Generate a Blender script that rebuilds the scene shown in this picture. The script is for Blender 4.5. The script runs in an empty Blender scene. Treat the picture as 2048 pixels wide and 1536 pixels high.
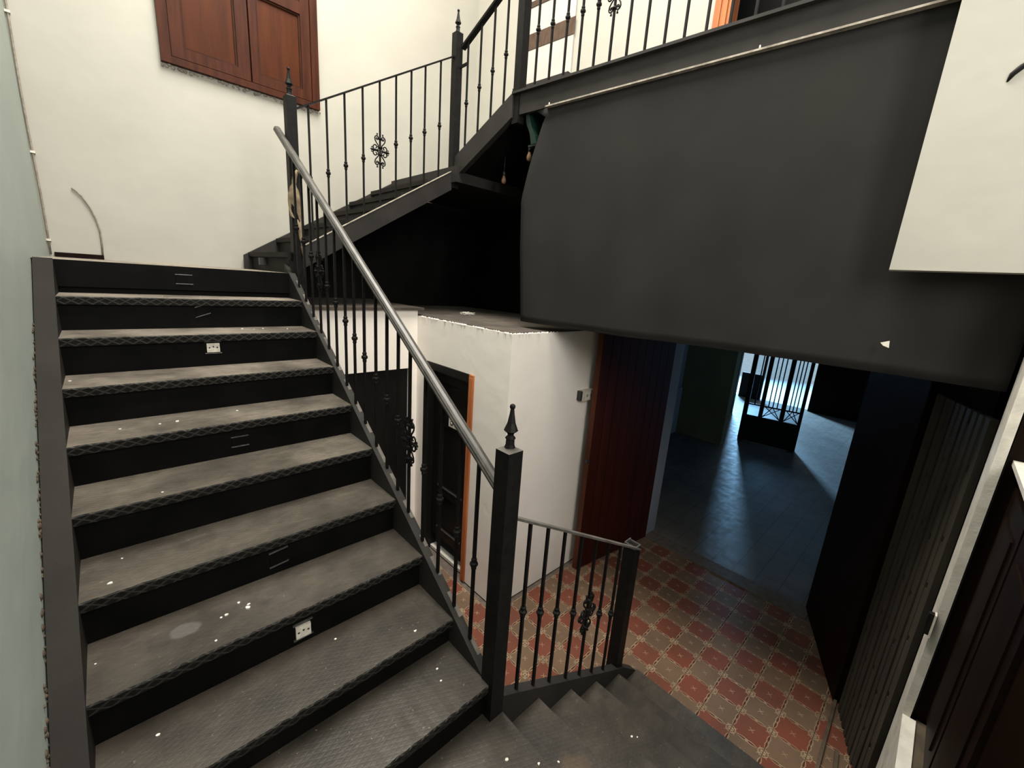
import bpy, math, random
from mathutils import Vector, Matrix

random.seed(7)
Z0 = 2.63                      # the ground floor is z = 0; plan heights below are given from eye level
scene = bpy.context.scene
C = scene.collection

# ------------------------------------------------------------------ camera, world, lights, exposure
cd = bpy.data.cameras.new('camera')
cam = bpy.data.objects.new('camera', cd)
C.objects.link(cam)
cd.sensor_fit = 'HORIZONTAL'
cd.sensor_width = 36.0
cd.lens = 838.6 / 2048.0 * 36.0
cd.clip_start = 0.02
cd.clip_end = 200
def cam_matrix(yaw, pitch, roll):
    a, b, c = (math.radians(v) for v in (yaw, pitch, roll))
    Rz = Matrix(((math.cos(a), math.sin(a), 0), (-math.sin(a), math.cos(a), 0), (0, 0, 1)))
    base = Matrix(((1, 0, 0), (0, 0, -1), (0, 1, 0)))
    Rx = Matrix(((1, 0, 0), (0, math.cos(b), -math.sin(b)), (0, math.sin(b), math.cos(b))))
    Rr = Matrix(((math.cos(c), -math.sin(c), 0), (math.sin(c), math.cos(c), 0), (0, 0, 1)))
    return Rr @ Rx @ base @ Rz
R = cam_matrix(-44.3617, 13.5674, 4.0608)
m3 = Matrix((R[0], -R[1], -R[2])).transposed()
cam.matrix_world = Matrix.Translation((0, 0, Z0)) @ m3.to_4x4()
scene.camera = cam

scene.view_settings.view_transform = 'Standard'
scene.view_settings.look = 'None'
scene.view_settings.exposure = 0.3
scene.view_settings.gamma = 1.0
scene.view_settings.use_curve_mapping = False

world = bpy.data.worlds.new('world')
scene.world = world
world.use_nodes = True
bg = world.node_tree.nodes['Background']
bg.inputs[0].default_value = (0.62, 0.82, 1.0, 1)
bg.inputs[1].default_value = 0.9

def area(name, loc, target, sx, sy, power, color):
    d = bpy.data.lights.new(name, 'AREA')
    d.shape = 'RECTANGLE'; d.size = sx; d.size_y = sy; d.energy = power; d.color = color
    o = bpy.data.objects.new(name, d)
    C.objects.link(o)
    o.location = (loc[0], loc[1], loc[2] + Z0)
    v = Vector(target) - Vector(loc)
    o.rotation_euler = v.to_track_quat('-Z', 'Y').to_euler()
    return o
SKY = (0.5, 2.1, 0.5, 3.6)          # stairwell skylight opening x0 x1 y0 y1
area('skylight_daylight', ((SKY[0]+SKY[1])/2, (SKY[2]+SKY[3])/2, 4.62), ((SKY[0]+SKY[1])/2, (SKY[2]+SKY[3])/2, 0), SKY[1]-SKY[0], SKY[3]-SKY[2], 400, (1.0, 0.95, 0.86))
FILL_WIN = (0.0, 1.30, 0.5, 2.5)          # unseen window added behind the viewpoint for fill light: x0 x1 z0 z1
area('front_fill_lamp', ((FILL_WIN[0]+FILL_WIN[1])/2, -1.80, (FILL_WIN[2]+FILL_WIN[3])/2), ((FILL_WIN[0]+FILL_WIN[1])/2+0.35, 2.0, 0.3), FILL_WIN[1]-FILL_WIN[0], FILL_WIN[3]-FILL_WIN[2], 115, (1.0, 0.95, 0.90))  # fill lamp added out of view to brighten faces turned to the camera
area('street_daylight', (14.8, 4.85, 0.2), (8.6, 1.2, -2.6), 0.8, 1.2, 1250, (0.30, 0.62, 1.0))

# ------------------------------------------------------------------ materials
MATS = {}
class N:
    def __init__(self, nt): self.nt = nt
    def new(self, t, **kw):
        n = self.nt.nodes.new(t)
        for k, v in kw.items(): setattr(n, k, v)
        return n
    def link(self, a, b): self.nt.links.new(a, b)
    def m(self, op, a, b=None, c=None):
        n = self.nt.nodes.new('ShaderNodeMath'); n.operation = op
        for i, v in enumerate((a, b, c)):
            if v is None: continue
            if isinstance(v, (int, float)): n.inputs[i].default_value = v
            else: self.nt.links.new(v, n.inputs[i])
        return n.outputs[0]
    def mix(self, fac, a, b):
        n = self.nt.nodes.new('ShaderNodeMix'); n.data_type = 'RGBA'
        for s, v in ((n.inputs[0], fac), (n.inputs[6], a), (n.inputs[7], b)):
            if isinstance(v, (int, float)): s.default_value = v
            elif isinstance(v, tuple): s.default_value = v if len(v) == 4 else v + (1,)
            else: self.nt.links.new(v, s)
        return n.outputs[2]
    def noise(self, scale, detail=4, vec=None, rough=0.55):
        n = self.nt.nodes.new('ShaderNodeTexNoise')
        n.inputs['Scale'].default_value = scale; n.inputs['Detail'].default_value = detail
        n.inputs['Roughness'].default_value = rough
        if vec is not None: self.nt.links.new(vec, n.inputs['Vector'])
        return n.outputs['Fac']
    def ramp(self, fac, a, b):
        n = self.nt.nodes.new('ShaderNodeMapRange'); n.clamp = True
        n.inputs['From Min'].default_value = a; n.inputs['From Max'].default_value = b
        self.nt.links.new(fac, n.inputs['Value'])
        return n.outputs['Result']
    def pos(self):
        return self.nt.nodes.new('ShaderNodeNewGeometry').outputs['Position']
    def objco(self):
        return self.nt.nodes.new('ShaderNodeTexCoord').outputs['Object']
    def sep(self, v):
        n = self.nt.nodes.new('ShaderNodeSeparateXYZ'); self.nt.links.new(v, n.inputs[0]); return n.outputs
    def mapping(self, v, scale=(1,1,1), rot=(0,0,0)):
        n = self.nt.nodes.new('ShaderNodeMapping'); self.nt.links.new(v, n.inputs[0])
        n.inputs['Scale'].default_value = scale; n.inputs['Rotation'].default_value = rot
        return n.outputs[0]
    def bump(self, h, strength, dist, bsdf):
        n = self.nt.nodes.new('ShaderNodeBump'); n.inputs['Strength'].default_value = strength
        n.inputs['Distance'].default_value = dist
        self.nt.links.new(h, n.inputs['Height']); self.nt.links.new(n.outputs[0], bsdf.inputs['Normal'])

SPEC = {'wood_panel': 0.12, 'wood_frame': 0.12, 'wood_groove': 0.1, 'stringer_brown': 0.12, 'riser_black': 0.05, 'nosing_mesh': 0.15, 'tread_dusty': 0.35, 'iron_black': 0.13, 'black_paint': 0.1, 'steel_grey': 0.2, 'wood_red': 0.15, 'wood_dark': 0.05, 'door_black': 0.15, 'wood_orange': 0.2}
def base_mat(name, rough=0.6, metal=0.0, spec=0.5):
    m = bpy.data.materials.new(name); m.use_nodes = True
    b = m.node_tree.nodes['Principled BSDF']
    b.inputs['Roughness'].default_value = rough; b.inputs['Metallic'].default_value = metal
    b.inputs['Specular IOR Level'].default_value = SPEC.get(name, spec)
    MATS[name] = m
    return m, b, N(m.node_tree)

def noisy(name, c1, c2, scale=3, rough=0.6, metal=0, bump=0.0, bscale=40, bdist=0.004, spec=0.5, stretch=None, lo=0.35, hi=0.65, detail=4):
    m, b, n = base_mat(name, rough, metal, spec)
    p = n.pos()
    pv = n.mapping(p, stretch) if stretch else p
    col = n.mix(n.ramp(n.noise(scale, detail, pv), lo, hi), c1, c2)
    n.link(col, b.inputs['Base Color'])
    if bump: n.bump(n.noise(bscale, 4, pv), bump, bdist, b)
    return m

# plaster walls: broad patchiness, faint scuffs, soft undulation
def plaster(name, c1, c2, dirt=(0.36, 0.31, 0.24), amount=0.5):
    m, b, n = base_mat(name, 0.55, 0, 0.35)
    p = n.pos()
    col = n.mix(n.ramp(n.noise(1.3, 3, p), 0.35, 0.68), c1, c2)
    spots = n.m('MULTIPLY', n.ramp(n.noise(9, 6, p, 0.7), 0.66, 0.76), n.ramp(n.noise(1.9, 2, p), 0.5, 0.62))
    col = n.mix(n.m('MULTIPLY', spots, amount), col, dirt)
    n.link(col, b.inputs['Base Color'])
    h = n.m('ADD', n.m('MULTIPLY', n.noise(2.2, 3, p), 3.0), n.m('MULTIPLY', n.noise(30, 3, p), 0.12))
    n.bump(h, 0.16, 0.02, b)
    return m
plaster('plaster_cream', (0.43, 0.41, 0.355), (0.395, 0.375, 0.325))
plaster('plaster_grey', (0.345, 0.39, 0.355), (0.32, 0.36, 0.33), amount=0.15)
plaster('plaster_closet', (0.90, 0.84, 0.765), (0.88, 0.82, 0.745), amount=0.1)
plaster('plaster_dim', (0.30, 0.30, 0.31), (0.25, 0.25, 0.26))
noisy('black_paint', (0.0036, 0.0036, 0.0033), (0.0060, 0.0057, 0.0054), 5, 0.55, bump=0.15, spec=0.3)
noisy('riser_black', (0.0028, 0.0028, 0.0025), (0.0050, 0.0048, 0.0042), 6, 0.5, bump=0.2, bscale=25, spec=0.3)
noisy('iron_black', (0.0064, 0.0061, 0.0058), (0.0109, 0.0102, 0.0093), 30, 0.5, bump=0.25, bscale=180, bdist=0.001, spec=0.4)
noisy('iron_dusty', (0.06, 0.054, 0.047), (0.115, 0.104, 0.09), 9, 0.7, bump=0.2, bscale=120, bdist=0.001)
noisy('steel_grey', (0.0220, 0.0204, 0.0182), (0.0303, 0.0275, 0.0248), 5, 0.6, bump=0.1)
noisy('stringer_brown', (0.0225, 0.0198, 0.0167), (0.0162, 0.0144, 0.0126), 4, 0.65, bump=0.15)
noisy('rail_worn', (0.0420, 0.0386, 0.0336), (0.0840, 0.0777, 0.0693), 14, 0.42, bump=0.2, bscale=90, bdist=0.001, stretch=(4, 1, 1))
noisy('green_paint', (0.0014, 0.0149, 0.0096), (0.0021, 0.0192, 0.0131), 8, 0.45)
noisy('cloth_black', (0.0196, 0.0186, 0.0174), (0.0240, 0.0224, 0.0202), 2.5, 0.9, bump=0.2, bscale=300, bdist=0.0006, spec=0.15)
noisy('dust_ledge', (0.42, 0.37, 0.30), (0.20, 0.17, 0.14), 18, 0.9)
noisy('dust_top', (0.0960, 0.0760, 0.0580), (0.0480, 0.0380, 0.0300), 5, 0.95, bump=0.4, bscale=30)
noisy('door_black', (0.0050, 0.0050, 0.0050), (0.0100, 0.0090, 0.0075), 4, 0.45, stretch=(1, 1, 0.2), spec=0.35)
noisy('wood_orange', (0.50, 0.17, 0.055), (0.34, 0.10, 0.035), 10, 0.5, stretch=(1, 1, 0.15))
noisy('wood_red', (0.0425, 0.0080, 0.0040), (0.0275, 0.0055, 0.0030), 5, 0.5, stretch=(3, 3, 0.15))
noisy('lit_patch', (0.15, 0.132, 0.112), (0.085, 0.075, 0.064), 20, 0.7)  # tone of the light patches painted on the broad flight's stringer
noisy('wood_edge', (0.10, 0.030, 0.014), (0.06, 0.018, 0.009), 8, 0.6, stretch=(1, 1, 0.2), spec=0.15)
noisy('wood_dark', (0.0105, 0.0052, 0.0028), (0.0063, 0.0031, 0.0021), 6, 0.5, stretch=(3, 3, 0.15))
noisy('wood_panel', (0.0760, 0.0192, 0.0048), (0.0480, 0.0120, 0.0032), 4, 0.42, bump=0.12, bscale=30, stretch=(4, 4, 0.35))
noisy('wood_frame', (0.0645, 0.0175, 0.0071), (0.0354, 0.0096, 0.0042), 6, 0.45, bump=0.12, bscale=30, stretch=(4, 4, 0.4))
noisy('wood_groove', (0.045, 0.015, 0.007), (0.03, 0.01, 0.005), 6, 0.6)
noisy('wood_weathered', (0.0960, 0.0690, 0.0420), (0.0480, 0.0330, 0.0210), 9, 0.8, stretch=(1, 1, 0.2))
noisy('shutter_old', (0.0375, 0.0310, 0.0200), (0.0175, 0.0125, 0.0090), 7, 0.75, stretch=(2, 2, 0.25))
noisy('tape_brown', (0.0880, 0.0500, 0.0280), (0.0520, 0.0280, 0.0160), 14, 0.8, stretch=(1, 3, 1))
noisy('cloth_torn', (0.36, 0.28, 0.18), (0.22, 0.16, 0.10), 20, 0.9, bump=0.3, bscale=60)
noisy('paper_white', (0.5184, 0.4752, 0.4320), (0.4464, 0.4104, 0.3816), 3, 0.7)
noisy('plastic_white', (0.72, 0.68, 0.58), (0.52, 0.48, 0.40), 40, 0.5)
noisy('plastic_dark', (0.02, 0.02, 0.02), (0.03, 0.03, 0.03), 20, 0.4)
noisy('metal_scratched', (0.10, 0.10, 0.095), (0.2, 0.19, 0.18), 60, 0.4, 0.6)
noisy('plaster_chip', (0.80, 0.76, 0.66), (0.66, 0.62, 0.53), 60, 0.8)
noisy('bulb_dull', (0.34, 0.19, 0.10), (0.24, 0.13, 0.07), 30, 0.5)
noisy('stone_light', (0.6500, 0.6125, 0.5375), (0.5250, 0.4875, 0.4250), 12, 0.7, bump=0.3, bscale=50)
noisy('olive_board', (0.20, 0.18, 0.09), (0.16, 0.14, 0.07), 2, 0.7)
noisy('grout', (0.13, 0.10, 0.08), (0.09, 0.07, 0.055), 20, 0.9)
noisy('street_paving', (0.55, 0.58, 0.58), (0.42, 0.45, 0.45), 6, 0.8)
noisy('cable_grey', (0.30, 0.27, 0.22), (0.20, 0.17, 0.13), 40, 0.7)

# worn tread sheet: dusty grey-brown with rubbed patches and a fine expanded-metal relief
def tread_mat():
    m, b, n = base_mat('tread_dusty', 0.45, 0, 0.6)
    b.inputs['Sheen Weight'].default_value = 0.8; b.inputs['Sheen Roughness'].default_value = 0.45; b.inputs['Sheen Tint'].default_value = (1.0, 0.86, 0.70, 1)
    p = n.pos()
    n1 = n.ramp(n.noise(2.6, 5, p, 0.6), 0.34, 0.66)
    n2 = n.ramp(n.noise(7.5, 6, p, 0.65), 0.52, 0.70)
    col = n.mix(n1, (0.022, 0.019, 0.0145), (0.064, 0.0535, 0.041))
    col = n.mix(n.m('MULTIPLY', n2, 0.6), col, (0.025, 0.022, 0.019))
    n3 = n.ramp(n.noise(16, 6, n.mapping(p, (1, 2.2, 1)), 0.7), 0.38, 0.62)
    n.link(n.m('MULTIPLY', n.m('ADD', 0.30, n.m('MULTIPLY', n1, 0.75)), n.m('SUBTRACT', 1.15, n.m('MULTIPLY', n.m('ADD', n2, n3), 0.32))), b.inputs['Sheen Weight'])
    col = n.mix(n.m('MULTIPLY', n3, 0.35), col, (0.02, 0.017, 0.013))
    sp = n.ramp(n.noise(70, 2, p), 0.70, 0.76)
    col = n.mix(n.m('MULTIPLY', sp, 0.35), col, (0.36, 0.32, 0.26))
    s = n.sep(p)
    def blot(cx, cy, rx, ry, amp):          # a spill with its own ragged outline
        ex = n.m('DIVIDE', n.m('SUBTRACT', s[0], cx), rx); ey = n.m('DIVIDE', n.m('SUBTRACT', s[1], cy), ry)
        r = n.m('SQRT', n.m('ADD', n.m('MULTIPLY', ex, ex), n.m('MULTIPLY', ey, ey)))
        return n.m('ADD', r, n.m('MULTIPLY', n.m('SUBTRACT', n.noise(22, 4, p), 0.5), amp))
    b1 = blot(0.075, 1.672, 0.055, 0.040, 0.9); b2 = blot(0.09, 1.66, 0.15, 0.075, 1.4)
    col = n.mix(n.m('MULTIPLY', n.m('SUBTRACT', 1.0, n.ramp(b2, 0.55, 1.15)), 0.65), col, (0.018, 0.016, 0.013))
    col = n.mix(n.m('MULTIPLY', n.m('SUBTRACT', 1.0, n.ramp(b1, 0.75, 1.0)), 0.85), col, (0.085, 0.080, 0.074))
    b3 = blot(1.17, 0.78, 0.20, 0.13, 1.2); b4 = blot(1.16, 0.66, 0.10, 0.09, 1.2)
    col = n.mix(n.m('MULTIPLY', n.m('SUBTRACT', 1.0, n.ramp(b3, 0.6, 1.1)), 0.6), col, (0.016, 0.014, 0.011))
    col = n.mix(n.m('MULTIPLY', n.m('SUBTRACT', 1.0, n.ramp(b4, 0.6, 1.1)), 0.7), col, (0.085, 0.058, 0.036))
    u = n.m('ADD', n.m('MULTIPLY', s[0], 75.0), n.m('MULTIPLY', s[1], 160.0))
    v = n.m('SUBTRACT', n.m('MULTIPLY', s[0], 75.0), n.m('MULTIPLY', s[1], 160.0))
    d = n.m('MAXIMUM', n.m('POWER', n.m('ABSOLUTE', n.m('SINE', u)), 6.0), n.m('POWER', n.m('ABSOLUTE', n.m('SINE', v)), 6.0))
    n.link(n.mix(n.m('MULTIPLY', d, 0.12), col, (0.022, 0.020, 0.017)), b.inputs['Base Color'])
    n.bump(n.m('ADD', n.m('MULTIPLY', n.noise(40, 4, p), 0.6), n.m('MULTIPLY', d, -0.16)), 0.4, 0.004, b)
tread_mat()
def nosing_mat():
    m, b, n = base_mat('nosing_mesh', 0.5, 0, 0.4)
    s = n.sep(n.pos())
    u = n.m('ADD', n.m('MULTIPLY', s[0], 62.0), n.m('MULTIPLY', s[2], 100.0))
    v = n.m('SUBTRACT', n.m('MULTIPLY', s[0], 62.0), n.m('MULTIPLY', s[2], 100.0))
    d = n.m('MAXIMUM', n.m('POWER', n.m('ABSOLUTE', n.m('SINE', u)), 14.0), n.m('POWER', n.m('ABSOLUTE', n.m('SINE', v)), 14.0))
    n.link(n.mix(d, (0.008, 0.008, 0.007), (0.036, 0.033, 0.028)), b.inputs['Base Color'])
    n.bump(d, 0.5, 0.003, b)
nosing_mat()

# cement tile: coloured field, cream outline, corner rosette quarter, small cross in the middle
TILE = 0.1838
def tile_mat(name, c1, c2):
    m, b, n = base_mat(name, 0.68, 0, 0.15)
    o = n.objco(); s = n.sep(o)
    ax = n.m('ABSOLUTE', s[0]); ay = n.m('ABSOLUTE', s[1])
    h = TILE / 2
    dx = n.m('SUBTRACT', h, ax); dy = n.m('SUBTRACT', h, ay)
    dc = n.m('SQRT', n.m('ADD', n.m('MULTIPLY', dx, dx), n.m('MULTIPLY', dy, dy)))
    def band(v, a, w): return n.m('LESS_THAN', n.m('ABSOLUTE', n.m('SUBTRACT', v, a)), w)
    wob = n.m('MULTIPLY', n.m('SINE', n.m('MULTIPLY', n.m('MINIMUM', ax, ay), 70.0)), 0.0045)
    edge = band(n.m('MINIMUM', dx, dy), n.m('ADD', 0.0045, wob), 0.0019)
    ring = band(dc, 0.027, 0.0026)
    ring2 = band(dc, 0.013, 0.0022)
    diag = n.m('MULTIPLY', band(n.m('SUBTRACT', dx, dy), 0.0, 0.0024), n.m('LESS_THAN', dc, 0.040))
    bead = n.m('LESS_THAN', n.m('ADD', n.m('MINIMUM', ax, ay), n.m('MINIMUM', dx, dy)), 0.011)
    rc = n.m('SQRT', n.m('ADD', n.m('MULTIPLY', ax, ax), n.m('MULTIPLY', ay, ay)))
    star = n.m('MULTIPLY', band(n.m('SUBTRACT', ax, ay), 0.0, 0.0022), n.m('LESS_THAN', rc, 0.020))
    k = ring
    for q in (edge, ring2, diag, bead, star): k = n.m('MAXIMUM', k, q)
    wear = n.ramp(n.noise(5, 4, n.pos()), 0.30, 0.66)
    k = n.m('MULTIPLY', k, n.m('ADD', 0.35, n.m('MULTIPLY', wear, 0.65)))
    col = n.mix(n.ramp(n.noise(3.5, 5, n.pos()), 0.35, 0.65), c1, c2)
    inside = n.m('LESS_THAN', dc, 0.026)
    col = n.mix(n.m('MULTIPLY', inside, 0.6), col, (0.13, 0.086, 0.055))
    n.link(n.mix(k, col, (0.36, 0.265, 0.17)), b.inputs['Base Color'])
    n.bump(n.noise(45, 3, n.pos()), 0.15, 0.003, b)
tile_mat('tile_red', (0.165, 0.050, 0.030), (0.120, 0.046, 0.029))
tile_mat('tile_buff', (0.150, 0.096, 0.060), (0.115, 0.074, 0.048))
def far_floor_mat():
    m, b, n = base_mat('far_floor', 0.30, 0, 0.16)
    p = n.pos(); s = n.sep(p)
    fx = n.m('PINGPONG', s[0], 0.1); fy = n.m('PINGPONG', s[1], 0.1)
    g = n.m('LESS_THAN', n.m('MINIMUM', fx, fy), 0.004)
    col = n.mix(n.ramp(n.noise(2.5, 5, p), 0.3, 0.7), (0.15, 0.125, 0.10), (0.10, 0.085, 0.07))
    n.link(n.mix(n.m('MULTIPLY', g, 0.6), col, (0.04, 0.035, 0.03)), b.inputs['Base Color'])
    n.link(n.m('ADD', 0.38, n.m('MULTIPLY', n.noise(9, 4, p), 0.35)), b.inputs['Roughness'])
    n.bump(n.m('ADD', n.noise(7, 3, p), n.m('MULTIPLY', g, -0.5)), 0.25, 0.01, b)
far_floor_mat()
def glass_mat():
    m, b, n = base_mat('pane_glass', 0.08, 0, 0.5)
    b.inputs['Base Color'].default_value = (0.75, 0.85, 0.9, 1)
    b.inputs['Transmission Weight'].default_value = 1.0
    b.inputs['IOR'].default_value = 1.05
glass_mat()

# ------------------------------------------------------------------ mesh builder
WORLD = {}
class MB:
    def __init__(self): self.v = []; self.f = []; self.mi = []; self.sm = []
    def add(self, vs, fs, mi=0, smooth=False):
        o = len(self.v); self.v += [Vector(p) for p in vs]
        for f in fs: self.f.append(tuple(i + o for i in f)); self.mi.append(mi); self.sm.append(smooth)
        return self
    def box(self, x0, x1, y0, y1, z0, z1, mi=0, top=None):
        vs = [(x0,y0,z0),(x1,y0,z0),(x1,y1,z0),(x0,y1,z0),(x0,y0,z1),(x1,y0,z1),(x1,y1,z1),(x0,y1,z1)]
        self.add(vs, [(0,3,2,1),(0,1,5,4),(1,2,6,5),(2,3,7,6),(3,0,4,7)], mi)
        o = len(self.v) - 8
        self.f.append((o+4,o+5,o+6,o+7)); self.mi.append(mi if top is None else top); self.sm.append(False)
        return self
    def obox(self, o, u, v, w, mi=0, top=None):
        o, u, v, w = Vector(o), Vector(u), Vector(v), Vector(w)
        vs = [o, o+u, o+u+v, o+v, o+w, o+u+w, o+u+v+w, o+v+w]
        if u.cross(v).dot(w) < 0: vs = [o, o+v, o+u+v, o+u, o+w, o+v+w, o+u+v+w, o+u+w]
        self.add(vs, [(0,3,2,1),(0,1,5,4),(1,2,6,5),(2,3,7,6),(3,0,4,7)], mi)
        k = len(self.v) - 8
        self.f.append((k+4,k+5,k+6,k+7)); self.mi.append(mi if top is None else top); self.sm.append(False)
        return self
    def prism(self, pts, ext, mi=0, capmi=None):
        n = len(pts); e = Vector(ext); pts = [Vector(p) for p in pts]
        nrm = Vector((0,0,0))
        for i in range(n): nrm += pts[i].cross(pts[(i+1) % n])
        if nrm.dot(e) > 0: pts = pts[::-1]
        vs = pts + [p + e for p in pts]
        fs = [tuple(range(n)), tuple(range(2*n-1, n-1, -1))]
        fs += [(i, i+n, (i+1) % n + n, (i+1) % n) for i in range(n)]
        self.add(vs, fs, mi)
        return self
    def tube(self, path, r, n=6, mi=0, smooth=True, flat=1.0):
        path = [Vector(p) for p in path]; L = len(path); rr = r if isinstance(r, (list, tuple)) else [r]*L
        vs = []; ref = None
        for i, p in enumerate(path):
            t = (path[min(i+1, L-1)] - path[max(i-1, 0)]).normalized()
            if ref is None:
                ref = Vector((0,0,1)) if abs(t.z) < 0.9 else Vector((1,0,0))
            a = ref - t * ref.dot(t)
            if a.length < 1e-4: a = t.orthogonal()
            a.normalize(); b = t.cross(a); ref = a
            for k in range(n):
                th = 2*math.pi*(k+0.5)/n
                vs.append(p + a*(math.cos(th)*rr[i]) + b*(math.sin(th)*rr[i]*flat))
        fs = [(i*n+k, i*n+(k+1) % n, (i+1)*n+(k+1) % n, (i+1)*n+k) for i in range(L-1) for k in range(n)]
        fs += [tuple(range(n-1, -1, -1)), tuple((L-1)*n+k for k in range(n))]
        return self.add(vs, fs, mi, smooth)
    def lathe(self, c, prof, n=12, mi=0, smooth=True, rot=0.0, axis='z'):
        c = Vector(c); vs = []
        for r, h in prof:
            for k in range(n):
                th = rot + 2*math.pi*k/n
                if axis == 'z': vs.append(c + Vector((r*math.cos(th), r*math.sin(th), h)))
                elif axis == 'y': vs.append(c + Vector((r*math.sin(th), h, r*math.cos(th))))
                else: vs.append(c + Vector((h, r*math.cos(th), r*math.sin(th))))
        L = len(prof)
        fs = [(i*n+k, i*n+(k+1) % n, (i+1)*n+(k+1) % n, (i+1)*n+k) for i in range(L-1) for k in range(n)]
        fs += [tuple(range(n-1, -1, -1)), tuple((L-1)*n+k for k in range(n))]
        return self.add(vs, fs, mi, smooth)
    def sweep(self, prof, p0, p1, up=(0,0,1), mi=0):
        p0, p1 = Vector(p0), Vector(p1); t = (p1-p0).normalized(); s = t.cross(Vector(up)).normalized(); u = s.cross(t)
        n = len(prof)
        vs = [p0 + s*a + u*b for a, b in prof] + [p1 + s*a + u*b for a, b in prof]
        fs = [(i, (i+1) % n, (i+1) % n + n, i+n) for i in range(n)] + [tuple(range(n-1, -1, -1)), tuple(range(n, 2*n))]
        return self.add(vs, fs, mi)
    def mesh(self, name, mats, origin):
        me = bpy.data.meshes.new(name)
        me.from_pydata([tuple(p - origin) for p in self.v], [], self.f)
        for m in mats: me.materials.append(MATS[m])
        me.polygons.foreach_set('material_index', self.mi)
        me.polygons.foreach_set('use_smooth', self.sm)
        me.update()
        return me
    def build(self, name, mats, parent=None, origin=None):
        if isinstance(mats, str): mats = [mats]
        if origin is None:
            xs = [p.x for p in self.v]; ys = [p.y for p in self.v]; zs = [p.z for p in self.v]
            origin = Vector(((min(xs)+max(xs))/2, (min(ys)+max(ys))/2, min(zs)))
        origin = Vector(origin)
        return place(name, self.mesh(name, mats, origin), origin, parent)
def place(name, me, loc, parent=None, rot=None):
    o = bpy.data.objects.new(name, me); C.objects.link(o)
    loc = Vector(loc)
    WORLD[o.name] = loc.copy()
    if parent:
        o.parent = parent; o.location = loc - WORLD[parent.name]
    else:
        o.location = loc + Vector((0, 0, Z0))
    if rot: o.rotation_euler = rot
    return o
def thing(name, loc, label, cat, group=None):
    o = bpy.data.objects.new(name, None); C.objects.link(o)
    o.empty_display_size = 0.1
    WORLD[o.name] = Vector(loc); o.location = Vector(loc) + Vector((0, 0, Z0))
    return tag(o, label, cat, group)
def tag(o, label, cat, group=None):
    o['label'] = label; o['category'] = cat
    if group: o['group'] = group
    return o
def struct(o, label, cat):
    o['kind'] = 'structure'; o['label'] = label; o['category'] = cat
    return o
def bx(*a, **k): return MB().box(*a, **k)

# skewed axis of the gallery side of the building (5 degrees off the stair)
A5 = math.radians(5.08)
DY = Vector((-math.sin(A5), math.cos(A5), 0)); DN = Vector((math.cos(A5), math.sin(A5), 0))
G0 = Vector((2.38, 2.617, 0))
def gp(y, off, z):            # point on the gallery line at plan depth y, pushed off along its normal
    t = (y - G0.y) / DY.y
    p = G0 + DY*t + DN*off
    return Vector((p.x, p.y, z))
def gbox(mb, y0, y1, o0, o1, z0, z1, mi=0, top=None):
    a = gp(y0, o0, z0)
    return mb.obox(a, DY*((y1-y0)/DY.y), DN*(o1-o0), (0,0,z1-z0), mi, top)

# ------------------------------------------------------------------ the room shell
CEIL = 4.5
struct(bx(-0.42, -0.255, -1.6, 4.65, -2.63, CEIL).build('wall_left', 'plaster_grey'), 'plain grey-green plaster wall running up beside the broad flight', 'wall')
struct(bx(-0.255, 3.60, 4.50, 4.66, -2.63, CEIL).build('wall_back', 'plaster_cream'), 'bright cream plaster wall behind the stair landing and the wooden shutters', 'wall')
mb = MB()
mb.box(-0.42, FILL_WIN[0], -1.76, -1.6, -2.63, CEIL); mb.box(FILL_WIN[1], 2.9, -1.76, -1.6, -2.63, CEIL)
mb.box(FILL_WIN[0], FILL_WIN[1], -1.76, -1.6, -2.63, FILL_WIN[2]); mb.box(FILL_WIN[0], FILL_WIN[1], -1.76, -1.6, FILL_WIN[3], CEIL)
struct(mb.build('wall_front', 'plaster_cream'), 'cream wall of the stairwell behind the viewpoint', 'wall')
mb = MB()
mb.box(-0.42, SKY[0], -1.76, 4.66, CEIL, CEIL+0.12); mb.box(SKY[1], 4.3, -1.76, 4.66, CEIL, CEIL+0.12)
mb.box(SKY[0], SKY[1], -1.76, SKY[2], CEIL, CEIL+0.12); mb.box(SKY[0], SKY[1], SKY[3], 4.66, CEIL, CEIL+0.12)
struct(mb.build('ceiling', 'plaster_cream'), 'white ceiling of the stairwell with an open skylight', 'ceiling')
wf = thing('fill_window', ((FILL_WIN[0]+FILL_WIN[1])/2, -1.68, FILL_WIN[2]), 'tall wooden window, unseen and added behind the viewpoint for fill light', 'window'); wf['kind'] = 'structure'  # added window that houses the fill lamp
for x in (FILL_WIN[0], (FILL_WIN[0]+FILL_WIN[1])/2-0.03, FILL_WIN[1]-0.06): bx(x, x+0.06, -1.72, -1.65, FILL_WIN[2], FILL_WIN[3]).build('stile', 'wood_frame', wf)
for z in (FILL_WIN[2], (FILL_WIN[2]+FILL_WIN[3])/2-0.025, FILL_WIN[3]-0.06): bx(FILL_WIN[0]+0.06, FILL_WIN[1]-0.06, -1.71, -1.66, z, z+0.06).build('rail', 'wood_frame', wf)
# upper right wall behind the gallery, with doorway
GW = 1.235
mb = MB()
gbox(mb, 1.70, 4.5, GW, GW+0.15, 0.95, CEIL); gbox(mb, -1.7, 0.6, GW, GW+0.15, 1.3, CEIL); gbox(mb, 0.6, 1.70, GW, GW+0.15, 3.55, CEIL)
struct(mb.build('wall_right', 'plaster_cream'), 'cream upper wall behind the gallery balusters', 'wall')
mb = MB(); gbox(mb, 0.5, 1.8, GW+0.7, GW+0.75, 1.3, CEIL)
struct(mb.build('wall_room', 'black_paint'), 'dark room seen through the gallery doorway', 'wall')
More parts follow.
